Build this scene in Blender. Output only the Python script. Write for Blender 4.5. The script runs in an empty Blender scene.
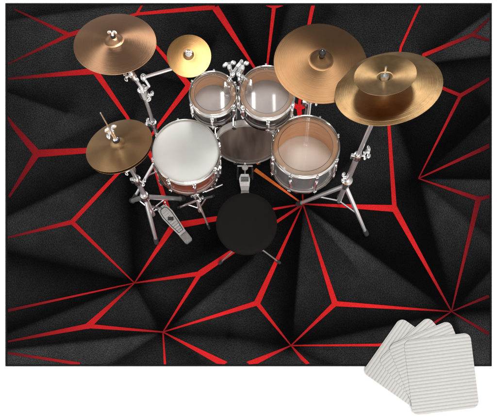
import bpy, math, random
import numpy as np
from mathutils import Vector, Matrix
random.seed(7); np.random.seed(7)
S = bpy.context.scene
C = S.collection
PI = math.pi
# ------------------------------------------------------------------ measuring frame of the place
H = 3.0                       # height of the eye above the floor (m)
NX, NY, S0 = 248.5, 420.0, 150.0
def sc(z): return S0*H/(H-z)
def P(px, py, z=0.0):
    s = sc(z); return Vector(((px-NX)/s, (NY-py)/s, z))
# ------------------------------------------------------------------ materials
def nodes(name):
    m = bpy.data.materials.new(name); m.use_nodes = True
    nt = m.node_tree; b = nt.nodes['Principled BSDF']; return m, nt, b
def noise(nt, scale, detail=3, coord='Object', rough=.6):
    tc = nt.nodes.new('ShaderNodeTexCoord'); n = nt.nodes.new('ShaderNodeTexNoise')
    n.inputs['Scale'].default_value = scale; n.inputs['Detail'].default_value = detail
    n.inputs['Roughness'].default_value = rough
    nt.links.new(tc.outputs[coord], n.inputs['Vector']); return n
def ramp(nt, src, stops):
    r = nt.nodes.new('ShaderNodeValToRGB'); e = r.color_ramp.elements
    while len(e) < len(stops): e.new(.5)
    for k, (p, c) in enumerate(stops):
        e[k].position = p; e[k].color = (*c, 1) if len(c) == 3 else c
    nt.links.new(src, r.inputs['Fac']); return r
def bump(nt, b, src, strength, dist=.001):
    bm = nt.nodes.new('ShaderNodeBump'); bm.inputs['Strength'].default_value = strength
    bm.inputs['Distance'].default_value = dist
    nt.links.new(src, bm.inputs['Height']); nt.links.new(bm.outputs['Normal'], b.inputs['Normal']); return bm
def simple(name, c1, c2, rough, metal=0, scale=40, bmp=0, coat=0, spec=.5):
    m, nt, b = nodes(name)
    n = noise(nt, scale); r = ramp(nt, n.outputs['Fac'], [(.3, c1), (.7, c2)])
    nt.links.new(r.outputs['Color'], b.inputs['Base Color'])
    b.inputs['Roughness'].default_value = rough; b.inputs['Metallic'].default_value = metal
    b.inputs['Coat Weight'].default_value = coat; b.inputs['Specular IOR Level'].default_value = spec
    if bmp: bump(nt, b, n.outputs['Fac'], bmp)
    return m
M = {}
M['chrome'] = simple('chrome_metal', (.90,.89,.88), (.96,.95,.94), .15, .96, 30)
M['tube'] = simple('brushed_chrome', (.90,.89,.88), (.93,.92,.91), .31, .86, 8)
M['satin'] = simple('satin_steel', (.27,.255,.24), (.37,.35,.335), .38, .8, 60)
M['hoopmat'] = simple('hoop_metal', (.58,.545,.51), (.70,.665,.63), .17, 1, 30)
M['rubber'] = simple('black_rubber', (.012,.012,.012), (.025,.025,.025), .7, 0, 80, .3)
M['black'] = simple('black_lacquer', (.012,.011,.011), (.022,.020,.020), .16, 0, 20, 0, .6)
M['grey_shell'] = simple('grey_lacquer', (.085,.08,.08), (.13,.125,.12), .2, 0, 8, 0, .5)
M['seat'] = simple('seat_fabric', (.0055,.0038,.0034), (.009,.0066,.006), .9, 0, 350, .5, 0, .12)
M['felt'] = simple('dark_felt', (.01,.01,.01), (.03,.03,.03), .95, 0, 300, .5)
M['white_head'] = simple('coated_head', (.63,.615,.59), (.67,.655,.63), .6, 0, 6, .04, 0, .12)
M['pale_head'] = simple('lower_head', (.84,.80,.75), (.88,.85,.80), .5, 0, 9)
M['smoke_head'] = simple('smoke_lower_head', (.40,.40,.42), (.52,.52,.54), .35, 0, 9)
M['line'] = simple('ring_line', (.05,.035,.03), (.07,.05,.04), .4)
M['mark'] = simple('black_mark', (.01,.01,.01), (.015,.015,.015), .5)
M['beater'] = simple('beater_felt', (.45,.42,.38), (.55,.52,.47), .9, 0, 200, .4)
def wood(name, c1, c2, rough, coat=0):
    m, nt, b = nodes(name)
    tc = nt.nodes.new('ShaderNodeTexCoord'); mp = nt.nodes.new('ShaderNodeMapping')
    mp.inputs['Scale'].default_value = (4, 4, 60)
    n = nt.nodes.new('ShaderNodeTexNoise'); n.inputs['Scale'].default_value = 3; n.inputs['Detail'].default_value = 6
    nt.links.new(tc.outputs['Object'], mp.inputs['Vector']); nt.links.new(mp.outputs['Vector'], n.inputs['Vector'])
    r = ramp(nt, n.outputs['Fac'], [(.3, c1), (.7, c2)])
    nt.links.new(r.outputs['Color'], b.inputs['Base Color']); b.inputs['Roughness'].default_value = rough
    b.inputs['Coat Weight'].default_value = coat
    return m
M['mahogany'] = wood('mahogany_lacquer', (.10,.022,.012), (.22,.055,.030), .25, .6)
M['inner_wood'] = wood('maple_inside', (.62,.32,.15), (.76,.45,.25), .5)
M['stool_gold'] = simple('brass_tint', (.5,.42,.3), (.6,.5,.35), .35, 1)
def cymbal_mat(name, c1, c2, rough, an=.75, patch=6):
    m, nt, b = nodes(name)
    n = noise(nt, patch, 5); r = ramp(nt, n.outputs['Fac'], [(.3, c1), (.72, c2)])
    tc = nt.nodes.new('ShaderNodeTexCoord'); sp = nt.nodes.new('ShaderNodeSeparateXYZ')
    ln = nt.nodes.new('ShaderNodeVectorMath'); ln.operation = 'LENGTH'
    mu = nt.nodes.new('ShaderNodeVectorMath'); mu.operation = 'MULTIPLY'; mu.inputs[1].default_value = (1,1,0)
    nt.links.new(tc.outputs['Object'], mu.inputs[0]); nt.links.new(mu.outputs[0], ln.inputs[0])
    nn = nt.nodes.new('ShaderNodeTexNoise'); nn.noise_dimensions = '1D'; nn.inputs['Scale'].default_value = 420; nn.inputs['Detail'].default_value = 4
    nt.links.new(ln.outputs['Value'], nn.inputs['W'])
    rr = ramp(nt, nn.outputs['Fac'], [(.3, (.86,.86,.86)), (.7, (1,1,1))])
    mx = nt.nodes.new('ShaderNodeMix'); mx.data_type = 'RGBA'; mx.blend_type = 'MULTIPLY'; mx.inputs[0].default_value = 1
    nt.links.new(r.outputs['Color'], mx.inputs[6]); nt.links.new(rr.outputs['Color'], mx.inputs[7])
    nt.links.new(mx.outputs[2], b.inputs['Base Color'])
    bump(nt, b, nn.outputs['Fac'], .35, .0006)
    b.inputs['Metallic'].default_value = 1; b.inputs['Roughness'].default_value = rough
    b.inputs['Anisotropic'].default_value = an
    t = nt.nodes.new('ShaderNodeTangent'); t.direction_type = 'RADIAL'; t.axis = 'Z'
    nt.links.new(t.outputs[0], b.inputs['Tangent'])
    return m
M['bronze'] = cymbal_mat('cymbal_bronze', (.60,.32,.175), (.72,.41,.235), .29, .9)
M['brass'] = cymbal_mat('cymbal_brass', (.48,.25,.09), (.60,.33,.13), .34, .75)
M['olive'] = cymbal_mat('cymbal_olive_bronze', (.25,.13,.058), (.33,.185,.088), .44, .8)
M['hat'] = cymbal_mat('hi_hat_bronze', (.42,.25,.12), (.54,.335,.165), .42, .8)
M['worn'] = cymbal_mat('cymbal_worn_bronze', (.42,.24,.10), (.66,.43,.205), .33, .85, 14)
def clear_head(name, tint, diff, wd, frost=0.0):
    m = bpy.data.materials.new(name); m.use_nodes = True; nt = m.node_tree; nt.nodes.clear()
    out = nt.nodes.new('ShaderNodeOutputMaterial')
    tr = nt.nodes.new('ShaderNodeBsdfTransparent'); tr.inputs[0].default_value = (*tint, 1)
    df = nt.nodes.new('ShaderNodeBsdfDiffuse'); df.inputs[0].default_value = (*diff, 1)
    gl = nt.nodes.new('ShaderNodeBsdfGlossy'); gl.inputs['Roughness'].default_value = .035; gl.inputs[0].default_value = (.55,.55,.55,1)
    m1 = nt.nodes.new('ShaderNodeMixShader'); m1.inputs[0].default_value = wd
    n = noise(nt, 5, 3); r = ramp(nt, n.outputs['Fac'], [(.35, (wd*.75,)*3), (.7, (wd*1.25,)*3)])
    nt.links.new(r.outputs['Color'], m1.inputs[0])
    m2 = nt.nodes.new('ShaderNodeMixShader'); fr = nt.nodes.new('ShaderNodeFresnel'); fr.inputs[0].default_value = 1.45
    nt.links.new(tr.outputs[0], m1.inputs[1]); nt.links.new(df.outputs[0], m1.inputs[2])
    nt.links.new(fr.outputs[0], m2.inputs[0]); nt.links.new(m1.outputs[0], m2.inputs[1]); nt.links.new(gl.outputs[0], m2.inputs[2])
    nt.links.new(m2.outputs[0], out.inputs[0]); return m
M['clear'] = clear_head('clear_film', (.97,.93,.90), (.45,.27,.15), .05)
M['frost'] = clear_head('clear_film_edge', (.93,.88,.83), (.50,.31,.19), .38)
# bass drum skin : smoky translucent film, reflections coloured in as soft vertical bands
m, nt, b = nodes('smoky_skin'); M['bass_head'] = m
tc = nt.nodes.new('ShaderNodeTexCoord'); mp = nt.nodes.new('ShaderNodeMapping'); mp.inputs['Scale'].default_value = (9,2,2)
n = nt.nodes.new('ShaderNodeTexNoise'); n.inputs['Scale'].default_value = 1.3; n.inputs['Detail'].default_value = 2
nt.links.new(tc.outputs['Object'], mp.inputs[0]); nt.links.new(mp.outputs[0], n.inputs['Vector'])
r = ramp(nt, n.outputs['Fac'], [(.35, (.085,.06,.046)), (.65, (.21,.16,.13))]); nt.links.new(r.outputs[0], b.inputs['Base Color'])
b.inputs['Roughness'].default_value = .3
# printed mat fabric
m, nt, b = nodes('printed_polyester'); M['print'] = m
at = nt.nodes.new('ShaderNodeAttribute'); at.attribute_name = 'print_colour'
n = noise(nt, 150, 2, rough=.8); r = ramp(nt, n.outputs['Fac'], [(.30, (.15,.15,.15)), (.5, (.85,.85,.85)), (.70, (1.9,1.9,1.95))])
n2 = noise(nt, 9, 4); r2 = ramp(nt, n2.outputs['Fac'], [(.3, (.8,.8,.8)), (.7, (1.15,1.15,1.15))])
mx = nt.nodes.new('ShaderNodeMix'); mx.data_type = 'RGBA'; mx.blend_type = 'MULTIPLY'; mx.inputs[0].default_value = 1
nt.links.new(at.outputs['Color'], mx.inputs[6]); nt.links.new(r.outputs[0], mx.inputs[7])
mx2 = nt.nodes.new('ShaderNodeMix'); mx2.data_type = 'RGBA'; mx2.blend_type = 'MULTIPLY'; mx2.inputs[0].default_value = 1
nt.links.new(mx.outputs[2], mx2.inputs[6]); nt.links.new(r2.outputs[0], mx2.inputs[7])
nt.links.new(mx2.outputs[2], b.inputs['Base Color'])
b.inputs['Roughness'].default_value = .95; b.inputs['Specular IOR Level'].default_value = .04
bump(nt, b, n.outputs['Fac'], .5, .002)
m, nt, b = nodes('printed_lines'); M['red'] = m
at = nt.nodes.new('ShaderNodeAttribute'); at.attribute_name = 'print_colour'
n = noise(nt, 230, 2, rough=.75); r = ramp(nt, n.outputs['Fac'], [(.3, (.55,.5,.5)), (.7, (1.15,1.15,1.15))])
mx = nt.nodes.new('ShaderNodeMix'); mx.data_type = 'RGBA'; mx.blend_type = 'MULTIPLY'; mx.inputs[0].default_value = 1
nt.links.new(at.outputs['Color'], mx.inputs[6]); nt.links.new(r.outputs[0], mx.inputs[7])
nt.links.new(mx.outputs[2], b.inputs['Base Color'])
b.inputs['Roughness'].default_value = .95; b.inputs['Specular IOR Level'].default_value = .04
M['binding'] = simple('stitched_binding', (.006,.006,.006), (.012,.012,.012), .9, 0, 200, .4, 0, .1)
M['floor'] = simple('white_floor', (.93,.93,.93), (.95,.95,.95), .9, 0, 3, 0, 0, .1)
# ribbed pads
m, nt, b = nodes('ribbed_rubber'); M['pad'] = m
tc = nt.nodes.new('ShaderNodeTexCoord'); sp = nt.nodes.new('ShaderNodeSeparateXYZ'); nt.links.new(tc.outputs['Object'], sp.inputs[0])
mm = nt.nodes.new('ShaderNodeMath'); mm.operation = 'MULTIPLY'; mm.inputs[1].default_value = 2*PI/.0226
nt.links.new(sp.outputs['Y'], mm.inputs[0]); si = nt.nodes.new('ShaderNodeMath'); si.operation = 'SINE'; nt.links.new(mm.outputs[0], si.inputs[0])
ma = nt.nodes.new('ShaderNodeMath'); ma.operation = 'MULTIPLY_ADD'; ma.inputs[1].default_value = .5; ma.inputs[2].default_value = .5
nt.links.new(si.outputs[0], ma.inputs[0])
r = ramp(nt, ma.outputs[0], [(.0, (.36,.34,.32)), (.22, (.475,.455,.435)), (1, (.52,.50,.48))])
n = noise(nt, 60, 3); r2 = ramp(nt, n.outputs['Fac'], [(.3, (.95,.95,.95)), (.7, (1.02,1.02,1.02))])
mx = nt.nodes.new('ShaderNodeMix'); mx.data_type = 'RGBA'; mx.blend_type = 'MULTIPLY'; mx.inputs[0].default_value = 1
nt.links.new(r.outputs[0], mx.inputs[6]); nt.links.new(r2.outputs[0], mx.inputs[7]); nt.links.new(mx.outputs[2], b.inputs['Base Color'])
b.inputs['Roughness'].default_value = .7; bump(nt, b, ma.outputs[0], .35, .003)

# ------------------------------------------------------------------ mesh builder
class MB:
    def __init__(s): s.v = []; s.f = []
    def add(s, vs, fs, T=None):
        o = len(s.v)
        for p in vs: s.v.append((T @ Vector(p)) if T is not None else Vector(p))
        for f in fs: s.f.append(tuple(i+o for i in f))
        return s
    def lathe(s, prof, n=64, T=None, closed=False):
        vs = []; fs = []; m = len(prof)
        for k in range(n):
            a = 2*PI*k/n; c, q = math.cos(a), math.sin(a)
            for (r, z) in prof: vs.append((r*c, r*q, z))
        mm = m if closed else m-1
        for k in range(n):
            k2 = (k+1) % n
            for j in range(mm):
                j2 = (j+1) % m
                fs.append((k*m+j, k2*m+j, k2*m+j2, k*m+j2))
        return s.add(vs, fs, T)
    def tube(s, pts, rad, n=12, caps=True, T=None):
        pts = [Vector(p) for p in pts]
        if not isinstance(rad, (list, tuple)): rad = [rad]*len(pts)
        vs = []; fs = []; up = None
        for i, p in enumerate(pts):
            d = (pts[min(i+1, len(pts)-1)]-pts[max(i-1, 0)]).normalized()
            if up is None:
                up = Vector((0,0,1)) if abs(d.z) < .9 else Vector((0,1,0))
            x = d.cross(up).normalized(); y = x.cross(d).normalized(); up = y
            for k in range(n):
                a = 2*PI*k/n; vs.append(p+(x*math.cos(a)+y*math.sin(a))*rad[i])
        for i in range(len(pts)-1):
            for k in range(n):
                k2 = (k+1) % n; fs.append((i*n+k, i*n+k2, (i+1)*n+k2, (i+1)*n+k))
        if caps:
            fs.append(tuple(range(n-1, -1, -1))); fs.append(tuple((len(pts)-1)*n+k for k in range(n)))
        return s.add(vs, fs, T)
    def box(s, c, size, T=None, bev=.15):
        # chamfered box
        hx, hy, hz = size[0]/2, size[1]/2, size[2]/2; b = min(hx, hy, hz)*bev*2
        ring = [(hx-b,hy),(hx,hy-b),(hx,-hy+b),(hx-b,-hy),(-hx+b,-hy),(-hx,-hy+b),(-hx,hy-b),(-hx+b,hy)]
        vs = []; fs = []
        for z, k in ((-hz, 1), (-hz+b, 0), (hz-b, 0), (hz, 1)):
            for (x, y) in ring:
                if k: x -= math.copysign(b, x)*.8; y -= math.copysign(b, y)*.8
                vs.append((c[0]+x, c[1]+y, c[2]+z))
        for i in range(3):
            for k in range(8):
                k2 = (k+1) % 8; fs.append((i*8+k2, i*8+k, (i+1)*8+k, (i+1)*8+k2))
        fs.append(tuple(range(8))); fs.append(tuple(24+k for k in range(7, -1, -1)))
        return s.add(vs, fs, T)
    def ball(s, c, r, T=None, n=14, sq=(1,1,1)):
        prof = [(math.sin(PI*k/8)*r, -math.cos(PI*k/8)*r) for k in range(9)]
        Q = Matrix.Translation(Vector(c)) @ Matrix.Diagonal((*sq, 1))
        return s.lathe(prof, n, (T @ Q) if T is not None else Q)
    def poly(s, pts, z0, z1, T=None):
        n = len(pts); vs = [(x, y, z0) for x, y in pts]+[(x, y, z1) for x, y in pts]
        fs = [tuple(range(n-1, -1, -1)), tuple(range(n, 2*n))]+[(k, (k+1) % n, n+(k+1) % n, n+k) for k in range(n)]
        return s.add(vs, fs, T)
    def build(s, name, mat, parent=None, MW=None, smooth=True, ang=35):
        """vertices were given in the frame MW (world matrix) or, without MW, in world space"""
        me = bpy.data.meshes.new(name)
        pw = WM[parent] if parent is not None else Matrix.Identity(4)
        if MW is None:
            c = sum(s.v, Vector())/len(s.v); MW = Matrix.Translation(c); inv = MW.inverted()
            vs = [inv @ v for v in s.v]
        else: vs = s.v
        me.from_pydata([tuple(v) for v in vs], [], s.f); me.validate(); me.update()
        me.materials.append(mat)
        o = bpy.data.objects.new(name, me); C.objects.link(o)
        if parent is not None: o.parent = parent
        o.matrix_basis = pw.inverted() @ MW; WM[o] = MW
        if smooth:
            me.shade_smooth() if hasattr(me, 'shade_smooth') else None
            try:
                me.set_sharp_from_angle(angle=math.radians(ang))
            except Exception: pass
        return o
WM = {}
def tag(o, label=None, cat=None, group=None, kind=None):
    if label: o['label'] = label
    if cat: o['category'] = cat
    if group: o['group'] = group
    if kind: o['kind'] = kind
    return o
def thing(name, label, cat, MW, group=None):
    if not isinstance(MW, Matrix): MW = Matrix.Translation(Vector(MW))
    o = bpy.data.objects.new(name, None); o.empty_display_size = .05; C.objects.link(o)
    o.matrix_basis = MW; WM[o] = MW
    return tag(o, label, cat, group)
def solve(px, py, z, a, b, ang=0):
    """radius and tilt of a round disc so that it is seen a by b (half axes, ang = turn of long axis)"""
    c = P(px, py, z); s = sc(z); t = np.array([c.x, c.y])/(H-z); g = math.radians(ang)
    R = np.array([[math.cos(g), -math.sin(g)], [math.sin(g), math.cos(g)]]); T = R @ np.diag([a*a, b*b]) @ R.T/(s*s)
    def F(q):
        B = np.eye(2)-np.outer(t, q[1:]); Mx = q[0]**2*B @ B.T-T; return np.array([Mx[0,0], Mx[0,1], Mx[1,1]])
    q = np.array([a/s, 0., 0.])
    for _ in range(40):
        f = F(q); J = np.zeros((3,3))
        for k in range(3):
            d = q.copy(); d[k] += 1e-6; J[:,k] = (F(d)-f)/1e-6
        q = q-np.linalg.solve(J, f)*.8
    n = Vector((q[1], q[2], 1)).normalized()
    y = Vector((0,1,0)); y = (y-n*y.dot(n)).normalized(); x = y.cross(n)
    MW = Matrix((( x.x, y.x, n.x, c.x), (x.y, y.y, n.y, c.y), (x.z, y.z, n.z, c.z), (0,0,0,1)))
    return abs(q[0]), n, MW
def frame(p, z=(0,0,1), yaw=0):
    z = Vector(z).normalized(); q = z.to_track_quat('Z', 'Y')
    return Matrix.Translation(Vector(p)) @ q.to_matrix().to_4x4() @ Matrix.Rotation(yaw, 4, 'Z')
def between(a, b, yaw=0):
    a, b = Vector(a), Vector(b); return frame(a, b-a, yaw), (b-a).length

# ------------------------------------------------------------------ floor + printed mat
g = 12
tag(MB().add([(-g,-g,0),(g,-g,0),(g,g,0),(-g,g,0)], [(0,1,2,3)]).build('floor', M['floor'], smooth=False), kind='structure')
ZM = .006
x0, x1, y0, y1 = 5.6, 491.6, 3.6, 366.2
pm = P((x0+x1)/2, (y0+y1)/2, 0)
mat = thing('drum_mat', 'large black rectangular rug printed with red forked lines under the whole drum kit', 'rug', pm)
J1=(69,35);J2=(95,71);J3=(37,153.5);J4=(72,222);H1=(134.5,283);J5=(200,273.5);J6=(88,326);H2=(163,332);J7=(257,303)
H3=(303,204);H4=(291,345.5);J8=(335,303.6);H5=(451.5,311.5);J9=(394.5,208.5);J10=(173,226);H6=(418.5,178.5)
J12=(478.5,199);J13=(460.5,95.5);J14=(472,35);J15=(215,7);J16=(274,7);H7=(265,84);J18=(299,108);J19=(189,85.5);J20=(137,14)
L = [ # point, width, point, width (in the print)
 ((14,9),1.4,J1,4.2),((8,64),1.4,J1,4.2),(J1,4.5,J20,3),((142,4.5),2,J20,3),(J20,3,J15,5),
 ((8,79),2,J2,6),(J2,6,(127,117),3.4),((127,117),3.4,(152,160),1.8),(J2,6,(140,33),3),
 ((6,117),3.5,J3,7),(J3,7,(96,150),5),((96,150),5,(133,140),2.5),((9,197),2.5,J3,6.5),
 ((8,237.5),1.8,J4,4.6),(J4,4.6,(121,170),3.4),((121,170),3.4,(152,135),2.5),(J4,4.4,H1,1.3),
 (H1,1.2,J10,6),(J10,5.6,(150,152),2.6),(J10,6.5,H3,1.4),
 (H1,1.4,J5,4.6),(H1,1.2,(8,310.5),3),(H1,1.4,J6,6),((8,341.5),2,J6,5),(J6,4.4,H2,1.5),
 ((8,353),2.5,(80,364),3.2),(H2,1.3,J5,4.4),(J5,6,H3,2.2),(H2,1.3,J7,5),(H2,1.3,(226,365),6.5),(H2,1.6,(165,365),2.6),
 (H3,1.2,J7,6),(J7,4.6,H4,1.2),(H4,1.2,(248,365),6.5),(H4,1.3,(308,365),5),(H4,1.5,(378,345),2.8),((378,345),2.8,(405,342),4),
 ((405,342),4.5,H5,1.4),(H4,1.3,J8,5),(H3,1.3,J8,5.6),(J8,5,H5,1.2),(H3,1.3,J9,6.5),
 (J9,6,H5,1.6),(J9,4.6,(388,112),3.0),((388,112),3,(401,47),2.6),((401,47),2.6,(420,5),2.6),
 (H5,1.4,J12,5.5),(H5,1.3,(489,296),3.4),(H5,1.3,(489,334),3.8),(J12,4.6,H6,1.3),(J12,4,(490,196.5),3.8),
 (H6,1.3,(490,145.5),4.6),(H6,1.3,J13,3.6),(J13,3.6,(440,87),3.6),(J13,3.8,(490,78.5),3.6),
 (J14,3.6,(424,55),4),(J14,3.4,(490,40.5),3),(J14,3.4,(490,18),2.6),
 (J15,7,H7,1.3),(J16,4,H7,1.6),((266,5),2,J16,4),(J16,4,(283,5),2),((313,4.5),4,(308,30),3.4),((308,30),3.4,J18,3),
 (J18,5,(285,100),4),(J18,5,(311,103),4.6),(J18,5,(300,118),4.4),((300,118),4.4,H3,1.4),
 (J19,5.6,(154,44),3),(J19,5.6,(147,141),2.2),(J19,5,H7,1.5)]
def W2(p, z=ZM): q = P(p[0], p[1], z); return q
def sstep(a, b, x):
    t = min(1, max(0, (x-a)/(b-a))); return t*t*(3-2*t)
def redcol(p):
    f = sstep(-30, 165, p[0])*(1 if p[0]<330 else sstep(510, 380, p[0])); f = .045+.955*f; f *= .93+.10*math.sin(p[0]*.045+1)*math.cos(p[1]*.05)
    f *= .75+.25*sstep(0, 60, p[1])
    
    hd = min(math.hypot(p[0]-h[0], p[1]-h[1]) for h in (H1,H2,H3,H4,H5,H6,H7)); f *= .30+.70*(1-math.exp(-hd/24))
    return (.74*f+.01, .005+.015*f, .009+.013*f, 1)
mb = MB(); cols = []
k = 0
orange = (((255,169.5),3.9),((300,202),1.6))
for seg in L+[(orange[0][0],orange[0][1],orange[1][0],orange[1][1])]:
    a, wa, b_, wb = seg; k += 1; z = ZM+.0012+.00003*k
    d = np.array(b_, float)-np.array(a, float); ln = np.hypot(*d); n_ = max(2, int(ln/8)); u = d/ln; q = np.array([-u[1], u[0]])
    vs = []; fs = []
    isor = seg[0] == orange[0][0]
    for i in range(n_+1):
        t = i/n_; c = np.array(a)+d*t; w = (wa+(wb-wa)*t)**1.15*.40
        for sg in (-1, 1):
            pt = c+q*w*sg; pt = (min(max(pt[0], x0+2), x1-2), min(max(pt[1], y0+2), y1-2))
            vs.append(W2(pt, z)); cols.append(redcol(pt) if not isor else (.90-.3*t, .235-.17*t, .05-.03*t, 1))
        if i: fs.append((2*i-2, 2*i, 2*i+1, 2*i-1))
    # round the joints: a small disc at the wide ends
    mb.add(vs, fs)
    for (c, w) in ((a, wa), (b_, wb)):
        if w > 2.4 and not isor and 14 < c[0] < 484 and 10 < c[1] < 358:
            k += 1; z = ZM+.0012+.00003*k
            vs = [W2((c[0]+w*.5*math.cos(2*PI*j/10), c[1]-w*.5*math.sin(2*PI*j/10)), z) for j in range(10)]
            cols += [redcol(c)]*10; mb.add(vs, [tuple(range(10))])
MWm = Matrix.Translation(pm)
mb.v = [v-pm for v in mb.v]
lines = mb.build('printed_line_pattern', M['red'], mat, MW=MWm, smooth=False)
ca = lines.data.color_attributes.new('print_colour', 'FLOAT_COLOR', 'POINT')
ca.data.foreach_set('color', np.array(cols, np.float32).ravel())
# dark facets of the print : creases (from, to, dark side reach, other side reach, strength); dark side = left of the way from->to seen from above
CR = [(H1,(128,165),16,22,.80),(H1,(6,252),15,9,.78),(H1,(6,333),6,16,.75),((98,172),(6,216),8,20,.75),((8,92),(66,112),16,5,.65),
 (H2,(6,349),6,18,.75),(H2,(252,258),26,6,.75),(H2,(228,336),13,10,.7),((228,336),H4,13,10,.7),(H1,H2,16,9,.72),
 (H4,H3,30,4,.88),(H3,H5,46,5,.90),(H5,H6,30,10,.80),(H6,(388,95),12,34,.72),(H6,(492,179),30,3,.80),(H6,(492,112),30,4,.85),
 (H5,(494,309),18,14,.85),(H5,(492,268),14,5,.7),(H5,(470,368),12,22,.6),(H5,H4,9,18,.78),(H5,(400,366),10,22,.6),
 ((426,56),(494,8),26,4,.72),((428,64),(494,56),7,16,.80),(H7,(232,4),18,14,.72),(H7,(288,4),22,10,.7),(H7,(330,10),20,14,.6),
 (H6,(494,240),16,8,.5),(H3,(205,245),14,20,.5),(H3,(362,150),20,10,.6),(H3,(350,260),3,22,.35),((7,20),(130,3),16,5,.6),
 (H1,(230,240),16,12,.6),(H4,(330,366),10,10,.6),(H2,(205,366),10,14,.5),(H2,(110,366),14,8,.6),((494,120),(440,150),14,6,.4),
 (J19,(110,60),18,6,.5),(J19,(215,40),26,10,.6),((36,153),(120,115),10,22,.35),((140,100),(110,190),10,22,.35)]
nx_, ny_ = 486, 363
gx = np.linspace(x0, x1, nx_); gy = np.linspace(y0, y1, ny_); X, Y = np.meshgrid(gx, gy)
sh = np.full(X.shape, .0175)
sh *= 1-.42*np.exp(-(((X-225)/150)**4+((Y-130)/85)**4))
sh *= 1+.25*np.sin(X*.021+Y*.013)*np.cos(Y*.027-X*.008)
for (a, b_, w1, w2, st) in CR:
    a = np.array(a, float); b_ = np.array(b_, float); d = b_-a; ln = np.hypot(*d); u = d/ln
    rx, ry = X-a[0], Y-a[1]; t = rx*u[0]+ry*u[1]; tt = np.clip(t, 0, ln)
    dist = np.hypot(rx-tt*u[0], ry-tt*u[1]); side = rx*u[1]-ry*u[0]      # >0 : left seen from above
    grow = .35+.65*np.clip(tt/60, 0, 1); k1 = 1.6 if w1 > w2 else (.45 if w2 > 1.7*w1 else .9); k2 = 1.6 if w2 > w1 else (.45 if w1 > 1.7*w2 else .9)
    w = np.where(side > 0, w1*k1, w2*k2)*grow+.3
    fade = np.exp(-np.maximum(0, t-ln)/12)*np.exp(-np.maximum(0, -t)/4)
    if w1 > 1.7*w2: sh *= 1+.42*np.exp(-dist/38)*(side <= 0)*np.minimum(1, fade)*np.clip(tt/40, 0, 1)
    if w2 > 1.7*w1: sh *= 1+.42*np.exp(-dist/38)*(side > 0)*np.minimum(1, fade)*np.clip(tt/40, 0, 1)
    sh *= 1-min(.93, st*1.13)*np.exp(-(dist/w)**1.5)*np.minimum(1, fade*1.0)
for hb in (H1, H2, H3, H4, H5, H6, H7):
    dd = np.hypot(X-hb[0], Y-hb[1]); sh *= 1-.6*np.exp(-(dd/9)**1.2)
sh = np.maximum(sh, .0014)
s6 = sc(ZM); vx = (X-NX)/s6-pm.x; vy = (NY-Y)/s6-pm.y
co = np.stack([vx, vy, np.full(X.shape, ZM)], -1).reshape(-1, 3)
idx = np.arange(nx_*ny_).reshape(ny_, nx_)
q = np.stack([idx[1:, :-1], idx[1:, 1:], idx[:-1, 1:], idx[:-1, :-1]], -1).reshape(-1, 4)
me = bpy.data.meshes.new('fabric_top'); me.vertices.add(len(co)); me.vertices.foreach_set('co', co.astype(np.float32).ravel())
me.loops.add(q.size); me.loops.foreach_set('vertex_index', q.astype(np.int32).ravel())
me.polygons.add(len(q)); me.polygons.foreach_set('loop_start', np.arange(0, q.size, 4, dtype=np.int32)); me.update(calc_edges=True); me.validate()
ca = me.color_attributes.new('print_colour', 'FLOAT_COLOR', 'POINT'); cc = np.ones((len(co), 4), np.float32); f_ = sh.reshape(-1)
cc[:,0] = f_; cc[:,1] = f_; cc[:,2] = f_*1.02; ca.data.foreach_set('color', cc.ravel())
me.materials.append(M['print'])
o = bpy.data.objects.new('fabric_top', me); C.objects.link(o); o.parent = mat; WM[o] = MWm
# stitched binding round the edge
def outline_frame(w, z0, z1):
    a = P(x0, y1, ZM)-pm; b_ = P(x1, y0, ZM)-pm
    o_ = [(a.x, a.y), (b_.x, a.y), (b_.x, b_.y), (a.x, b_.y)]
    i_ = [(a.x+w, a.y+w), (b_.x-w, a.y+w), (b_.x-w, b_.y-w), (a.x+w, b_.y-w)]
    vs = [(x, y, z0) for x, y in o_]+[(x, y, z1) for x, y in o_]+[(x, y, z1) for x, y in i_]+[(x, y, z0) for x, y in i_]
    fs = []
    for k in range(4):
        k2 = (k+1) % 4; fs += [(k, k2, 4+k2, 4+k), (4+k, 4+k2, 8+k2, 8+k), (8+k, 8+k2, 12+k2, 12+k)]
    return vs, fs
vs, fs = outline_frame(.011, .001, .0092)
MB().add(vs, fs).build('edge_binding', M['binding'], mat, MW=MWm, smooth=False)

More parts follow.
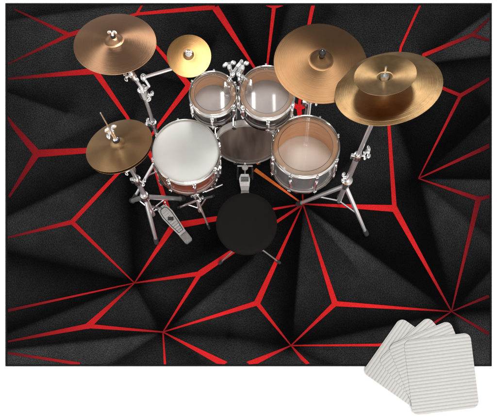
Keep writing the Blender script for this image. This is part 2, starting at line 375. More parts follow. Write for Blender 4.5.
# ------------------------------------------------------------------ anti slip pads
def rrect(w, h, r, n=7):
    pts = []
    for cx, cy, a0 in ((w/2-r, h/2-r, 0), (-w/2+r, h/2-r, 90), (-w/2+r, -h/2+r, 180), (w/2-r, -h/2+r, 270)):
        for k in range(n+1):
            a = math.radians(a0+90*k/n); pts.append((cx+r*math.cos(a), cy+r*math.sin(a)))
    return pts
pads = [(( 400.5,317),55,'pale grey ribbed anti slip pad lowest in the fan, its corner farthest left'),
        ((428,316),41,'pale grey ribbed anti slip pad second from the left in the fan'),
        ((449.5,320),22.5,'pale grey ribbed anti slip pad directly beneath the top one of the fan'),
        ((470,332.5),7,'pale grey ribbed anti slip pad on top of the fan, its ribs nearly level')]
for k, (tr, th, lab) in enumerate(pads):
    z = .0105+.0042*k; s = sc(z); w, h = 67/s, 75.5/s; t = math.radians(th)
    c = P(tr[0], tr[1], z) - Vector((math.cos(t)*w/2-math.sin(t)*h/2, math.sin(t)*w/2+math.cos(t)*h/2, 0))
    MW = Matrix.Translation(c) @ Matrix.Rotation(t, 4, 'Z')
    mb = MB(); n = 32
    rings = [(0, .0), (0, .0022), (.0012, .0034)]
    vs = []
    for ins, zz in rings: vs += [(x, y, zz) for x, y in rrect(w-2*ins, h-2*ins, .045-ins)]
    fs = [(i*n+j, i*n+(j+1) % n, (i+1)*n+(j+1) % n, (i+1)*n+j) for i in range(2) for j in range(n)]
    fs += [tuple(range(2*n, 3*n)), tuple(range(n-1, -1, -1))]
    o = mb.add(vs, fs).build('anti_slip_pad', M['pad'], MW=MW, smooth=False)
    tag(o, lab, 'rug pad', 'ribbed pads fanned out at the corner of the rug')

# ------------------------------------------------------------------ small hardware
def wing_mb(mb, T, s=1.0):
    mb.lathe([(0,.014*s),(.006*s,.014*s),(.008*s,.006*s),(.009*s,0),(0,0)], 12, T)
    for sg in (-1, 1):
        Q = T @ Matrix.Translation((sg*.015*s, 0, .012*s)) @ Matrix.Rotation(sg*.5, 4, 'Y')
        mb.ball((0,0,0), .009*s, Q, 12, (1.25,.34,.85))
    return mb
def cymbal(name, label, px, py, z, a, b, ang, mat_, bow=.1, bell_r=.22, bell_h=.14, hole=.006, flip=False):
    r, n, MW = solve(px, py, z, a, b, ang)
    root = thing(name, label, 'cymbal', MW, 'cymbals of the drum kit')
    br = r*bell_r; bh = r*bell_h*(-1 if flip else 1); bw = r*bow*(-1 if flip else 1)
    # z=0 at the rim
    def zb(q): return bw*(1-((q-br)/(r-br))**1.6)
    prof = [(br+(r-br)*k/20, zb(br+(r-br)*k/20)) for k in range(21)]
    prof += [(p[0], p[1]-.0012) for p in reversed(prof)]
    MB().lathe(prof, 128, closed=True).build('bow', mat_, root, MW, ang=60)
    pb = []
    for k in range(13):
        t = k/12; q = hole+(br-hole)*t; pb.append((q, bw+bh*(.5+.5*math.cos(PI*t))))
    pb += [(p[0], p[1]-.0012) for p in reversed(pb)]
    MB().lathe(pb, 96, closed=True).build('bell', mat_, root, MW, ang=60)
    return r, n, MW, root, bw+bh
def topper(root, MW, z, nut='wing', s=.8, felt=True, col='chrome'):
    """felt, threaded rod and nut above a cymbal; belongs to the stand"""
    if felt:
        MB().lathe([(0,0),(.013*s,0),(.014*s,.002),(.013*s,.005),(0,.005)], 24, MW @ Matrix.Translation((0,0,z))).build('felt_washer', M['felt'], root)
        z += .005
    MB().lathe([(0,0),(.0035,0),(.0035,.018*s),(0,.018*s)], 10, MW @ Matrix.Translation((0,0,z))).build('threaded_tip', M[col], root)
    if nut == 'wing':
        wing_mb(MB(), MW @ Matrix.Translation((0,0,z+.002)), s).build('wing_nut', M[col], root)
    else:
        MB().lathe([(0,0),(.015*s,0),(.018*s,.006),(.016*s,.014),(.009*s,.019),(0,.020)], 20, MW @ Matrix.Translation((0,0,z))).build('round_nut', M['black'], root)
def collar(root, p, d, r, h=.035, wing=None, name='height_clamp'):
    T = frame(p, d)
    o = MB().lathe([(r,-h/2),(r+.007,-h/2+.002),(r+.008,0),(r+.007,h/2-.002),(r,h/2)], 20, T).box((r+.012,0,0), (.02,.016,h*.8), T).build(name, M['chrome'], root)
    if wing is not None:
        w = Vector(wing).normalized(); Q = frame(Vector(p)+w*(r+.014), w)
        mb = MB().tube([Vector(p)+w*r, Vector(p)+w*(r+.02)], .004, 8)
        wing_mb(mb, Q, .9).build('wing_screw', M['chrome'], o)
    return o
def leg(root, hub, foot, r=.010, flat=True, braceto=None, rubber=True):
    hub, foot = Vector(hub), Vector(foot)
    end = foot+(hub-foot).normalized()*.03
    o = MB().tube([hub, hub.lerp(end, .5), end], [r, r, r*.85], 10).build('leg', M['tube'], root)
    if rubber:
        MB().tube([foot+Vector((0,0,.004)), end+(hub-foot).normalized()*.012], [r*1.15, r*1.3], 10).build('rubber_foot', M['rubber'], o)
    if braceto is not None:
        MB().tube([hub.lerp(foot, .52), braceto], .0045, 8).build('brace', M['chrome'], root)
    return o

# ------------------------------------------------------------------ drums
def drum(name, label, px, py, z, a, b, ang, depth, nl, shell_m, top='clear', low='pale_head', yaw=0, wide=.006, ring=.80, lug_len=.05):
    r, n, MW = solve(px, py, z, a, b, ang)
    r -= wide                       # a,b give the outside of the hoop
    root = thing(name, label, 'drum', MW)
    # shell: outside, inside, bearing edges
    rs = r-.004; t = .007
    MB().lathe([(rs,-.012),(rs,-depth+.012)], 96).build('shell', M[shell_m], root, MW)
    MB().lathe([(rs-.001,-.010),(rs-t,-.006),(rs-t,-depth+.008),(rs-.001,-depth+.010)], 96).build('inner_shell', M['inner_wood'], root, MW)
    # heads
    if top == 'clear':
        hd = MB().lathe([(0,-.001),(r*ring,-.001)], 96).build('batter_head', M['clear'], root, MW)
        MB().lathe([(r*ring+.0005,-.001),(r-.002,-.001),(r,-.004)], 96).build('head_edge', M['frost'], hd, MW)
        MB().lathe([(r*ring-.0012,.0006),(r*ring+.0012,.0006)], 96).build('ring_line', M['line'], hd, MW)
    else:
        hd = MB().lathe([(0,-.001),(r*.93,-.001),(r*.95,-.002),(r,-.005)], 96).build('batter_head', M['white_head'], root, MW)
    MB().lathe([(0,-depth+.004),(r*.985,-depth+.004)], 96).build('resonant_head', M[low], root, MW)
    # flesh hoop + flanged hoops
    for zz, sg, nm in ((0, 1, 'hoop'), (-depth, -1, 'hoop')):
        pr = [(r-.0005,-.004*sg),(r-.0005,.007*sg),(r+.0008,.0085*sg),(r+.0022,.007*sg),(r+.0022,-.006*sg),(r+.004,-.0085*sg),(r+wide+.002,-.0095*sg),(r+wide+.002,-.0115*sg),(r+.002,-.0115*sg)]
        hp = MB().lathe([(p, q+zz) for p, q in pr], 128, closed=True).build(nm, M['hoopmat'], root, MW, ang=50)
        # ears
    for k in range(nl):
        A = yaw+2*PI*k/nl; R = Matrix.Rotation(A, 4, 'Z')
        zt = -.012; lt = -depth*.5
        # lug body : bulb shaped casting on the shell
        d2 = depth
        ll = min(lug_len, d2*.5)
        lb = MB()
        lb.box((rs+.009, 0, lt), (.018, .017, ll), R, .3)
        lb.ball((rs+.015, 0, lt), ll*.46, R, 14, (.22,.24,1))
        lo = lb.build('lug', M['chrome'], root, MW)
        tr = MB(); tr.tube([(r+.0085,0,.003), (r+.0105,0,lt+ll*.3)], .0032, 8, T=R)
        tr.box((r+.007,0,-.0095), (.014,.018,.006), R); tr.box((r+.0085,0,.0015), (.009,.009,.008), R, .1)
        tr.build('tension_rod', M['chrome'], root, MW); tr = MB()
        tr.tube([(r+.0085,0,-depth-.009), (r+.0105,0,lt-ll*.3)], .0032, 8, T=R)
        tr.box((r+.007,0,-depth+.0095), (.014,.018,.006), R)
        tr.build('tension_rod', M['chrome'], root, MW)
    return r, n, MW, root
# snare
rs_, ns_, MS, snare = drum('snare_drum', 'snare drum with plain white head and reddish wood shell at the left of the kit', 186, 151.5, .62, 34.2, 32.6, 0, .105, 8, 'mahogany', 'white', 'pale_head', yaw=math.radians(14), wide=.007)
# strainer on the snare
Q = Matrix.Rotation(math.radians(-22), 4, 'Z')
MB().box((rs_+.008,0,-.06), (.018,.03,.07), Q, .2).box((rs_+.022,0,-.045), (.01,.014,.05), Q, .2).build('strainer', M['chrome'], snare, MS)
T1 = drum('tom_drum', 'smaller rack tom with clear head, left of the pair above the bass drum', 213, 93.8, .74, 24.2, 22.6, 0, .072, 6, 'black', 'clear', 'smoke_head', yaw=math.radians(-32), wide=.005, lug_len=.035)
T2 = drum('tom_drum', 'larger rack tom with clear head, partly covered by the dull brown middle cymbal', 267, 92.6, .74, 28.4, 27, 0, .076, 6, 'black', 'clear', 'smoke_head', yaw=math.radians(-28), wide=.005, lug_len=.035)
for t in (T1, T2): tag(t[3], group='rack toms above the bass drum')
T3 = drum('floor_tom', 'wide floor tom with clear head showing its pale wooden inside, right of the bass drum', 305.5, 146.3, .60, 34.6, 31.6, 0, .135, 8, 'grey_shell', 'clear', 'pale_head', yaw=math.radians(-22.5-3), wide=.006, ring=.82, lug_len=.06)

# ------------------------------------------------------------------ bass drum
cb = P(247, 144, .225); rb = .186
MBD = Matrix.Translation(cb) @ Matrix.Rotation(math.radians(90), 4, 'X')     # local z = towards the drummer (-Y)
bass = thing('bass_drum', 'bass drum lying on its side with smoky brownish head, in the middle of the kit', 'drum', (cb.x, cb.y, 0))
D = .22
MB().lathe([(rb,-.02),(rb,-D+.02)], 96).build('shell', M['black'], bass, MBD)
MB().lathe([(0,0),(rb*.93,0),(rb*.955,.006),(rb*.975,.006),(rb*.99,-.002)], 96).build('batter_head', M['bass_head'], bass, MBD)
MB().lathe([(0,-D),(rb,-D)], 96).build('resonant_head', M['black'], bass, MBD)
for z0 in (0, -D):
    sg = 1 if z0 == 0 else -1
    MB().lathe([(rb-.001,z0-.02*sg),(rb-.001,z0+.012*sg),(rb+.003,z0+.016*sg),(rb+.010,z0+.014*sg),(rb+.012,z0+.008*sg),(rb+.012,z0-.018*sg),(rb+.008,z0-.022*sg)], 128, closed=True).build('hoop', M['black'] if sg < 0 else simple('grey_brown_hoop', (.42,.37,.33), (.52,.47,.43), .28, .5, 12, 0, .4), bass, MBD)
for k in range(8):
    A = math.radians(22.5+45*k); R = Matrix.Rotation(A, 4, 'Z')
    for z0, sg in ((0, 1), (-D, -1)):
        cl = MB().box((rb+.006,0,z0+.018*sg), (.024,.022,.006), R).box((rb+.017,0,z0+.004*sg), (.007,.022,.034), R)
        cl.tube([(rb+.019,0,z0+.012*sg),(rb+.019,0,z0-.08*sg)], .0035, 8, T=R).build('claw_hook', M['chrome'], bass, MBD)
    MB().box((rb+.010,0,-D/2), (.02,.02,.14), R, .3).build('lug', M['chrome'], bass, MBD)
for sx in (-1, 1):
    a = cb+Vector((sx*rb*.96, D*.75, -.04)); f = Vector((cb.x+sx*.26, cb.y+D*.95, .008))
    sp_ = MB().tube([a, f+Vector((0,0,.01))], .007, 10).build('spur', M['chrome'], bass)
    MB().ball(f+Vector((0,0,.004)), .012).build('rubber_foot', M['rubber'], sp_)
# tom holder : post on the shell, two L arms, each ending in a bracket on its tom
hold = thing('tom_holder', 'chrome double tom holder rising between the two rack toms', 'drum hardware', P(239.5, 119, .42))
ph = Vector((-.035, cb.y+.10, 0))
top = Vector((ph.x, ph.y, .70))
MB().tube([Vector((ph.x, ph.y, .41)), top], .012, 14).build('post', M['chrome'], hold)
MB().lathe([(.012,0),(.030,0),(.032,.008),(.022,.03),(.013,.032)], 20, frame((ph.x, ph.y, .412))).build('base_bracket', M['chrome'], hold)
MB().box((0,0,0), (.045,.03,.05), frame((ph.x, ph.y, .60)), .2).build('clamp_block', M['chrome'], hold)
wing_mb(MB(), frame((ph.x, ph.y-.018, .60), (0,-1,.1)), 1.2).build('wing_screw', M['chrome'], hold)
for tp, (tx, ty), (cx, cy) in ((T1, (229.5, 68), (227, 80)), (T2, (242.5, 68.5), (249, 78))):
    e = P(tx, ty, .80); c = P(cx, cy, .74)
    j = P((tx+235.5)/2, 74, .76)
    arm = MB().tube([top-Vector((0,0,.06)), top+Vector((0,.03,.0)), j, e], [.009,.009,.009,.009], 12).build('arm', M['tube'], hold)
    MB().ball(j, .015).build('ball_joint', M['chrome'], arm)
    wing_mb(MB().tube([e, e+Vector((0,.0,.012))], .011, 12), frame(e+Vector((0,0,.006)), (0,.2,1), .3), 1.35).build('wing_nut', M['chrome'], arm)
    MB().tube([j, c-Vector((0,0,.02)), c-Vector((0,0,.05))], .007, 10).box((0,0,0), (.035,.03,.05), frame(c-Vector((0,0,.05)))).build('tom_bracket', M['chrome'], arm)

# ------------------------------------------------------------------ bass pedal
bp = thing('bass_pedal', 'grey metal bass drum pedal in front of the bass drum, behind the stool', 'pedal', P(245, 184, 0))
def plate(mb, pts, th, T=None):
    """pts : (left,right) pairs along the plate as world points"""
    vs = []; fs = []; n = len(pts)
    for (l, r_) in pts:
        l, r_ = Vector(l), Vector(r_); vs += [l, r_, r_-Vector((0,0,th)), l-Vector((0,0,th))]
    for i in range(n-1):
        o_ = i*4
        for j in range(4):
            j2 = (j+1) % 4; fs.append((o_+j, o_+j2, o_+4+j2, o_+4+j))
    fs.append((3,2,1,0)); fs.append(tuple((n-1)*4+k for k in range(4)))
    return mb.add(vs, fs, T)
pl = [(P(241,174,.125),P(248.5,174,.125)),(P(239,179,.10),P(250,179,.10)),(P(240.2,186,.07),P(249.4,186,.07)),(P(241.2,190.5,.045),P(248.6,190.5,.045))]
fb = plate(MB(), pl, .006).build('footboard', M['satin'], bp, smooth=False)
for q_ in (177.5, 179.3, 181.1):
    MB().tube([P(240.8,q_,.112-(q_-177)*.004), P(248.6,q_,.112-(q_-177)*.004)], .0022, 6).build('grip_rib', M['rubber'], fb)
plate(MB(), [(P(241,191,.03),P(249,191,.03)),(P(241,196.5,.02),P(249,196.5,.02))], .01).build('heel_plate', M['satin'], bp, smooth=False)
MB().box((0,0,0), (.02,.012,.006), frame(P(245,195,.027))).build('heel_mark', M['mark'], bp)
for sx in (-1, 1):
    MB().tube([P(245+sx*7.5, 179, .01), P(245+sx*7, 166, .17)], .006, 10).build('frame_post', M['chrome'], bp)
MB().tube([P(237.5,166,.17), P(252.5,166,.17)], .006, 10).build('axle', M['chrome'], bp)
MB().tube([P(245,166,.17), P(245,163.5,.27)], .0045, 8).build('beater_rod', M['chrome'], bp)
MB().ball(P(245,167.5,.225), .020, None, 16, (1,.8,.8)).build('beater', M['beater'], bp)
MB().tube([P(245,166.5,.16), P(245,174,.12)], .005, 8).build('drive_chain', M['satin'], bp)
MB().box((0,0,0), (.10,.02,.005), frame(P(245,176,.006+ZM))).build('base_plate', M['black'], bp)

# ------------------------------------------------------------------ stool
zs = .47; cs = P(246.5, 221.5, zs)
stool = thing('drum_stool', 'round black drum stool seat with thin metal legs in front of the kit', 'stool', (cs.x, cs.y, 0))
rr_ = 30.6/sc(zs)
MB().lathe([(0,0),(rr_*.80,-.001),(rr_*.92,-.005),(rr_*.985,-.016),(rr_,-.024),(rr_*.99,-.040),(rr_*.94,-.048),(0,-.050)], 96, frame(cs)).build('seat', M['seat'], stool)
pip = MB(); n_ = 96
pip.tube([cs+Vector((rr_*.995*math.cos(2*PI*k/n_), rr_*.995*math.sin(2*PI*k/n_), -.038)) for k in range(n_+1)], .0035, 8, False).build('seam_piping', M['seat'], stool)
MB().tube([(cs.x, cs.y, .06), (cs.x, cs.y, zs-.07)], .014, 14).build('column', M['tube'], stool)
hub = Vector((cs.x, cs.y, .24))
for (fx, fy) in ((219.5,263.5), (280,263)):
    f = P(fx, fy, ZM+.004); f.z = ZM+.004
    lg = MB().tube([hub, f], .0052, 10).build('leg', M['satin'], stool)
    MB().tube([Vector((cs.x, cs.y, .10)), hub.lerp(f, .5)], .0045, 8).build('brace', M['chrome'], stool)
    MB().tube([f, f+(hub-f).normalized()*.03], .010, 10).build('rubber_foot', M['rubber'], lg)
f = Vector((cs.x, cs.y+.24, ZM+.004)); lg = MB().tube([hub, f], .0052, 10).build('leg', M['satin'], stool)
MB().tube([Vector((cs.x, cs.y, .10)), hub.lerp(f, .5)], .0045, 8).build('brace', M['chrome'], stool)
MB().tube([f, f+(hub-f).normalized()*.03], .010, 10).build('rubber_foot', M['rubber'], lg)

# ------------------------------------------------------------------ left cymbals and stand
r, n, MC, c1, top1 = cymbal('crash_cymbal', 'copper coloured crash cymbal, large one at the upper left of the kit', 115, 43.5, 1.1, 41.6, 31.4, 8, M['bronze'], .06, .24, .09)
st = thing('cymbal_stand', 'chrome stand with two arms carrying the upper left crash and the small golden splash', 'cymbal stand', (-.52, 1.62, 0))
topper(st, MC, top1, 'wing', .8)
col = Vector((-.52, 1.62, 0))
def up(z, c=col): return Vector((c.x, c.y, z))
MB().tube([up(.12), up(.55)], .012, 16).build('lower_tube', M['tube'], st)
MB().tube([up(.53), up(.76)], .0092, 16).build('upper_tube', M['tube'], st)
collar(st, up(.54), (0,0,1), .012, .036, (-1,.3,0))
MB().box((0,0,0), (.045,.036,.062), frame(up(.775), (-.15,.1,1)), .25).build('multi_clamp', M['chrome'], st)
wing_mb(MB(), frame(up(.775)+Vector((.024,-.015,0)), (1,-.5,.1)), 1.15).build('wing_screw', M['chrome'], st)
under = MC @ Vector((0,0,top1-.02)); elbow = MC @ Vector((0,0,-.05))
bst = up(.80)
MB().tube([bst, bst.lerp(elbow, .45), elbow], .0085, 14).build('boom_arm', M['tube'], st)
collar(st, bst.lerp(elbow, .42), elbow-bst, .009, .03, (-1,-.2,.1), 'boom_clamp')
MB().tube([elbow, MC @ Vector((0,0,top1+.01))], .0055, 10).build('tilter_rod', M['chrome'], st)
MB().ball(elbow, .018).build('tilter', M['chrome'], st)
r, n, MP, c2, top2 = cymbal('splash_cymbal', 'small golden splash cymbal between the upper left crash and the small rack tom', 189, 56, .98, 22.1, 21.4, 0, M['brass'], .04, .26, .08)
topper(st, MP, top2, 'wing', .75, felt=False)
MB().lathe([(.012,0),(.016,.003),(.006,.006)], 20, MP @ Matrix.Translation((0,0,top2-.001))).build('washer', M['chrome'], st)
ball = P(143.5, 77.5, .88); e2 = MP @ Vector((0,0,-.04))
MB().tube([up(.80)+Vector((.02,.0,0)), P(149,86,.84), ball], .0065, 10).build('side_arm', M['tube'], st)
MB().ball(ball, .015).build('ball_joint', M['chrome'], st)
MB().tube([ball, e2], .006, 12).build('splash_arm', M['tube'], st)
MB().tube([e2, MP @ Vector((0,0,top2))], .005, 10).build('splash_rod', M['chrome'], st)
hubz = up(.30)
MB().lathe([(.015,-.02),(.026,-.018),(.026,.018),(.015,.02)], 20, frame(hubz)).build('tripod_collar', M['chrome'], st)
for (fx, fy) in ((133.5,199), (205,186), (168,140)):
    f = P(fx, fy, ZM+.003); leg(st, hubz, f, .010, braceto=up(.13))

# ------------------------------------------------------------------ hi-hat
r, n, MH, h1, toph = cymbal('hi_hat_cymbal', 'brown bronze top hi-hat cymbal with chrome clutch and thin rod, left of the snare', 118.6, 145.2, .86, 34.8, 25.6, 26, M['hat'], .06, .24, .10)
MH2 = MH @ Matrix.Translation((0,0,-.014)) @ Matrix.Rotation(PI, 4, 'X')
h2 = thing('hi_hat_cymbal', 'bronze bottom hi-hat cymbal lying face up right under the top one', 'cymbal', MH2, 'cymbals of the drum kit')
rq = r*.985
pr = [(.006+(rq-.006)*k/16, .06*r*(1-(k/16)**1.6)) for k in range(17)]; pr += [(a_, b_-.0012) for a_, b_ in reversed(pr)]
MB().lathe(pr, 96, closed=True).build('bow', M['hat'], h2, MH2)
hs = thing('hi_hat_stand', 'chrome hi-hat stand with ribbed foot pedal standing left of the snare', 'hi-hat stand', (-.615, 1.325, 0))
hc = Vector((-.615, 1.325, 0))
ax = MH @ Vector((0,0,toph))
MB().tube([up(.10,hc), up(.52,hc)], .0145, 16).build('lower_tube', M['tube'], hs)
lowc = MH @ Vector((0,0,-.06))
MB().tube([up(.50,hc), lowc], .0105, 16).build('upper_tube', M['tube'], hs)
collar(hs, up(.51,hc), (0,0,1), .0145, .045, (1,-.3,0))
collar(hs, up(.62,hc), (0,0,1), .0105, .03, (-1,-.3,0), 'memory_lock')
tip = P(100.5, 113, 1.10)
MB().tube([lowc, ax, tip], .0033, 8).build('pull_rod', M['chrome'], hs)
cl = MB().lathe([(.004,0),(.012,0),(.014,.006),(.009,.012),(.009,.034),(.012,.038),(.012,.048),(.004,.050)], 20, MH @ Matrix.Translation((0,0,toph))).build('clutch', M['chrome'], hs)
wing_mb(MB(), MH @ Matrix.Translation((0,0,toph+.045)) @ Matrix.Rotation(.5, 4, 'Z'), 1.2).build('wing_nut', M['chrome'], cl)
wing_mb(MB(), MH @ Matrix.Translation((-.012,.012,toph+.03)) @ Matrix.Rotation(-1.3, 4, 'Y') @ Matrix.Rotation(1, 4, 'Z'), 1.1).build('wing_screw', M['chrome'], cl)
MB().lathe([(.005,0),(.018,0),(.018,.007),(.005,.007)], 20, MH @ Matrix.Translation((0,0,toph-.002))).build('felt_washer', M['felt'], hs)
hh = up(.33, hc)
MB().lathe([(.015,-.025),(.024,-.022),(.028,.0),(.024,.022),(.015,.025)], 20, frame(hh)).build('tripod_collar', M['chrome'], hs)
for (fx, fy) in ((156.8,243.5), (131.5,201), (184,199)):
    f = P(fx, fy, ZM+.003); leg(hs, hh, f, .0135, braceto=up(.16,hc))
MB().tube([P(151,212,.03), P(166,206,.03)], .006, 8).build('base_bar', M['chrome'], hs)
# foot pedal of the hi-hat
def along(p0, p1, w, z): 
    d = Vector((p1[0]-p0[0], p1[1]-p0[1])).normalized(); q = Vector((-d.y, d.x)); return d, q
pa, pb_ = (161,206.5), (188,240); d, q_ = along(pa, pb_, 0, 0)
def pp(t, off, z): 
    x = pa[0]+(pb_[0]-pa[0])*t+q_.x*off; y = pa[1]+(pb_[1]-pa[1])*t+q_.y*off; return P(x, y, z)
prs = [(0,3.0,.13),(.10,5.6,.12),(.25,6.4,.105),(.5,5.4,.08),(.75,4.2,.055),(.80,4.1,.05)]
fbh = plate(MB(), [(pp(t,w,z), pp(t,-w,z)) for t,w,z in prs], .006).build('footboard', M['satin'], hs, smooth=False)
ins = [(.06,2.6,.1265),(.12,4.2,.1195),(.25,4.8,.1075),(.5,4.0,.0825),(.74,2.6,.0590)]
fr_ = [pp(t,w,z) for t,w,z in ins]+[pp(t,-w,z) for t,w,z in reversed(ins)]
MB().tube(fr_+[fr_[0]], .0022, 6).build('rubber_trim', M['rubber'], fbh)
for t in [.16+.065*k for k in range(9)]:
    z = .128-.094*t+.0; w = 3.4-1.6*max(0, t-.3)
    MB().tube([pp(t,w,z), pp(t,-w,z)], .0018, 6).build('grip_rib', M['satin'], fbh)
MB().box((0,0,0), (.036,.022,.004), Matrix.Translation(pp(.36,0,.100)) @ Matrix.Rotation(math.radians(0), 4, 'Z')).build('badge', M['mark'], fbh)
plate(MB(), [(pp(.81,4.3,.035),pp(.81,-4.3,.035)),(pp(1.02,4.1,.022),pp(1.02,-4.1,.022)),(pp(1.06,3.0,.02),pp(1.06,-3.0,.02))], .012).build('heel_plate', M['satin'], hs, smooth=False)
MB().tube([pp(.05,0,.12), up(.22,hc)], .004, 8).build('drive_chain', M['satin'], hs)
for off in (5, -5): MB().tube([pp(.02,off,.015), pp(.85,off*.7,.015)], .0035, 8).build('base_rod', M['chrome'], hs)
for off in (6.5,-6.5): MB().tube([pp(-.02,off,.01), pp(-.02,off*.9,.14)], .005, 8).build('frame_post', M['chrome'], hs)

# ------------------------------------------------------------------ snare stand
cs2 = MS @ Vector((0,0,-.15)); ss = thing('snare_stand', 'chrome snare drum stand with basket arms under the white headed snare', 'drum stand', (cs2.x, cs2.y, 0))
sc0 = Vector((cs2.x+.02, cs2.y-.06, 0))
bk = Vector((cs2.x+.02, cs2.y-.03, .42))
MB().tube([Vector((sc0.x, sc0.y, .10)), bk], .012, 14).build('column', M['tube'], ss)
MB().lathe([(.012,-.02),(.024,-.018),(.024,.018),(.012,.02)], 18, frame(bk)).build('basket_hub', M['chrome'], ss)
collar(ss, Vector((sc0.x, sc0.y, .30)), (0,0,1), .013, .04, (1,-.8,0))
for A in (math.radians(-38), math.radians(95), math.radians(212)):
    e = MS @ Vector((math.cos(A)*(rs_+.012), math.sin(A)*(rs_+.012), -.135)); u_ = MS @ Vector((math.cos(A)*(rs_+.012), math.sin(A)*(rs_+.012), -.10))
    am = MB().tube([bk, e, u_], .006, 10).build('basket_arm', M['tube'], ss)
    MB().tube([e.lerp(bk,.06), u_], .009, 10).build('rubber_grip', M['rubber'], am)
e = P(222.5, 184.5, .42); MB().tube([bk+Vector((0,-.01,-.03)), P(206,191.5,.41), e], [.006,.006,.004], 10).build('tilt_lever', M['chrome'], ss)
wing_mb(MB(), frame(bk+Vector((.02,-.03,-.05)), (.5,-1,.2)), 1.7).build('wing_screw', M['chrome'], ss)
for (fx, fy) in ((209.5,229), (178,208), (214,196)):
    f = P(fx, fy, ZM+.003); leg(ss, Vector((sc0.x, sc0.y, .24)), f, .0065, braceto=Vector((sc0.x, sc0.y, .13)))

# ------------------------------------------------------------------ middle crash + its stand (also carries the floor tom)
r, n, MM_, c3, top3 = cymbal('crash_cymbal', 'dull brown crash cymbal with black nut, above the larger rack tom', 320.5, 63, 1.08, 46.8, 40.4, -8, M['olive'], .06, .27, .10)
mc = Vector((.335, 1.76, 0)); sm = thing('cymbal_stand', 'mostly hidden chrome stand behind the floor tom, under the dull brown crash', 'cymbal stand', mc)
topper(sm, MM_, top3, 'round', .85)
MB().tube([up(.12,mc), up(.50,mc)], .0145, 16).build('lower_tube', M['tube'], sm)
MB().tube([up(.49,mc), up(.86,mc)], .0115, 16).build('upper_tube', M['tube'], sm)
collar(sm, up(.50,mc), (0,0,1), .0145, .04, (1,.2,0))
el = MM_ @ Vector((0,0,-.06)); MB().tube([up(.86,mc), el], .0085, 12).build('boom_arm', M['tube'], sm)
MB().ball(up(.86,mc), .021).build('ball_joint', M['chrome'], sm)
MB().tube([el, MM_ @ Vector((0,0,top3+.01))], .0055, 10).build('tilter_rod', M['chrome'], sm)
for A in (90, 212, 328):
    f = mc+Vector((math.cos(math.radians(A))*.2, math.sin(math.radians(A))*.2, ZM+.003)); leg(sm, up(.28,mc), f, .010, braceto=up(.13,mc))
# clamp to the floor tom
MB().box((0,0,0), (.05,.05,.05), frame(up(.58,mc)), .25).build('multi_clamp', M['chrome'], sm)
wing_mb(MB(), frame(up(.58,mc)+Vector((.03,0,.01)), (1,.3,.3)), 1.6).build('wing_screw', M['chrome'], sm)
wing_mb(MB(), frame(up(.60,mc)+Vector((-.02,-.01,.02)), (-.4,0,1)), 1.6).build('wing_screw', M['chrome'], sm)
MB().tube([up(.58,mc), T3[2] @ Vector((.02, T3[0]-.01, -.07))], .009, 12).build('tom_arm', M['chrome'], sm)

# ------------------------------------------------------------------ right crash, china and stand
r, n, MR, c4, top4 = cymbal('crash_cymbal', 'largest bronze cymbal, at the right of the kit below the small stacked cymbal', 387.6, 87.6, 1.17, 56, 38.2, 7.8, M['worn'], .05, .18, .06)
r, n, MN, c5, top5 = cymbal('china_cymbal', 'small upturned bronze cymbal stacked above the largest cymbal at the right', 385, 74.8, 1.245, 32, 21.4, 4, M['worn'], .05, .26, .13, flip=True)
mr = Vector((.5715, 1.383, 0)); sr = thing('cymbal_stand', 'straight chrome tripod stand in full view at the right, below the largest cymbal', 'cymbal stand', mr)
for s_ in (st, sm, sr): tag(s_, group='chrome cymbal stands')
MB().lathe([(0,0),(.012,0),(.017,.006),(.016,.018),(.008,.024),(0,.025)], 20, MN @ Matrix.Translation((0,0,top5+.002))).build('round_nut', M['satin'], sr)
MB().tube([MN @ Vector((0,0,top5+.02)), MN @ Vector((0,0,top5+.05))], .0045, 10).build('threaded_tip', M['chrome'], sr)
MB().tube([up(.62,mr), MR @ Vector((0,0,0)), MN @ Vector((0,0,top5+.004))], [.011,.011,.006], 14).build('upper_tube', M['tube'], sr)
MB().tube([up(.16,mr), up(.63,mr)], .0155, 16).build('lower_tube', M['tube'], sr)
collar(sr, up(.64,mr), (0,0,1), .0135, .035, (1,.1,0))
wing_mb(MB(), frame(up(.70,mr)+Vector((.03,-.01,0)), (1,0,-.4)), 1.3).build('wing_screw', M['chrome'], sr)
hr = up(.36, mr)
MB().lathe([(.0135,-.035),(.020,-.03),(.024,.0),(.030,.03),(.030,.045),(.0135,.05)], 22, frame(hr)).build('tripod_collar', M['chrome'], sr)
wing_mb(MB(), frame(up(.43,mr)+Vector((-.016,0,0)), (-1,.1,0)), 1.25).build('wing_screw', M['chrome'], sr)
lc = up(.16, mr)
for (fx, fy) in ((297,204.5), (338.5,198), (366.8,235)):
    f = P(fx, fy, ZM+.003); leg(sr, up(.345,mr), f, .0125)
f1 = P(297,204.5,0); f3 = P(366.8,235,0)
MB().tube([up(.345,mr).lerp(f1,.55), lc, up(.345,mr).lerp(f3,.55)], .0055, 8).build('brace', M['chrome'], sr)

# ------------------------------------------------------------------ camera : level shift lens looking straight down from the drummer's side
cam = bpy.data.cameras.new('camera'); co_ = bpy.data.objects.new('camera', cam); C.objects.link(co_)
co_.location = (0,0,H); cam.sensor_width = 36; cam.lens = 36*H/(497/S0)
cam.shift_y = (NY-208.5)/497; cam.clip_end = 100; cam.clip_start = .05
S.camera = co_
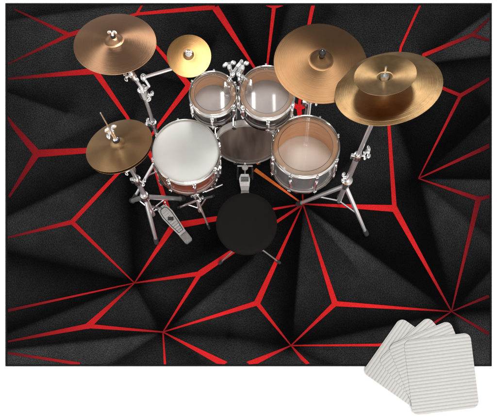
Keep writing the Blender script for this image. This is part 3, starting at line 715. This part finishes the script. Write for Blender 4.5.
# ------------------------------------------------------------------ studio light
w = bpy.data.worlds.new('World'); S.world = w; w.use_nodes = True; nt = w.node_tree; bg = nt.nodes['Background']
tc = nt.nodes.new('ShaderNodeTexCoord'); sp = nt.nodes.new('ShaderNodeSeparateXYZ'); nt.links.new(tc.outputs['Generated'], sp.inputs[0])
r = ramp(nt, sp.outputs['Z'], [(0, (1.0,1.0,1.0)), (.25, (.55,.54,.53)), (.5, (.50,.49,.48)), (1, (.72,.71,.70))])
r2 = ramp(nt, sp.outputs['Y'], [(.0, (1.25,1.25,1.25)), (.25, (1,1,1)), (.6, (.42,.42,.43)), (1, (.30,.30,.31))])
mx = nt.nodes.new('ShaderNodeMix'); mx.data_type = 'RGBA'; mx.blend_type = 'MULTIPLY'; mx.inputs[0].default_value = 1
nt.links.new(r.outputs[0], mx.inputs[6]); nt.links.new(r2.outputs[0], mx.inputs[7]); r = mx
nt.links.new(r.outputs[2], bg.inputs['Color']); bg.inputs['Strength'].default_value = .85
def area(name, loc, target, size, power, col=(1,1,1), sy=None):
    l = bpy.data.lights.new(name, 'AREA'); l.size = size; l.energy = power; l.color = col
    if sy: l.shape = 'RECTANGLE'; l.size_y = sy
    o = bpy.data.objects.new(name, l); C.objects.link(o); o.location = loc
    o.rotation_euler = (Vector(target)-Vector(loc)).to_track_quat('-Z', 'Y').to_euler(); return o
area('key_softbox', (.1, 3.6, 4.0), (0,1.2,.3), 1.1, 72)
area('fill_softbox', (2.6, -1.2, 4.2), (0,1.0,0), 2.5, 125)
area('added_front_fill', (.3, -3.2, 2.3), (0,1.2,.3), 2.6, 95)  # added low at the front to whiten the chrome tubes
def bounce(D, px, py, z, zl):
    p = P(px, py, z); v = (Vector((0,0,H))-p).normalized(); n = D[1]; d = 2*n*n.dot(v)-v
    return p+d*((zl-z)/d.z)
for D, px, py, e, wd in ((T1, 222.5, 98, .8, .045), (T2, 253.5, 98, .8, .045), (T2, 274, 100, .5, .04)):  # added lights, placed to mirror as bright streaks in the tom heads
    q0 = bounce(D, px, py-3, .74, 4.6); q1 = bounce(D, px+.2, py+10, .74, 4.6); c = (q0+q1)/2
    l = bpy.data.lights.new('added_streak_light', 'AREA'); l.shape = 'RECTANGLE'; l.size = wd; l.size_y = (q1-q0).length; l.energy = e*.55
    o = bpy.data.objects.new('added_streak_light', l); C.objects.link(o)
    zz = (c-P(px, py, .74)).normalized(); yy = (q1-q0).normalized(); xx = yy.cross(zz).normalized(); yy = zz.cross(xx)
    o.matrix_world = Matrix(((xx.x,yy.x,zz.x,c.x),(xx.y,yy.y,zz.y,c.y),(xx.z,yy.z,zz.z,c.z),(0,0,0,1)))
area('left_strip', (-3.4, .6, 2.6), (0,1.4,.5), .5, 40, sy=2.2)
S.view_settings.view_transform = 'Standard'; S.view_settings.look = 'None'; S.view_settings.exposure = 0; S.view_settings.gamma = 1
S.render.engine = 'CYCLES'
S.cycles.max_bounces = 8; S.cycles.transparent_max_bounces = 12
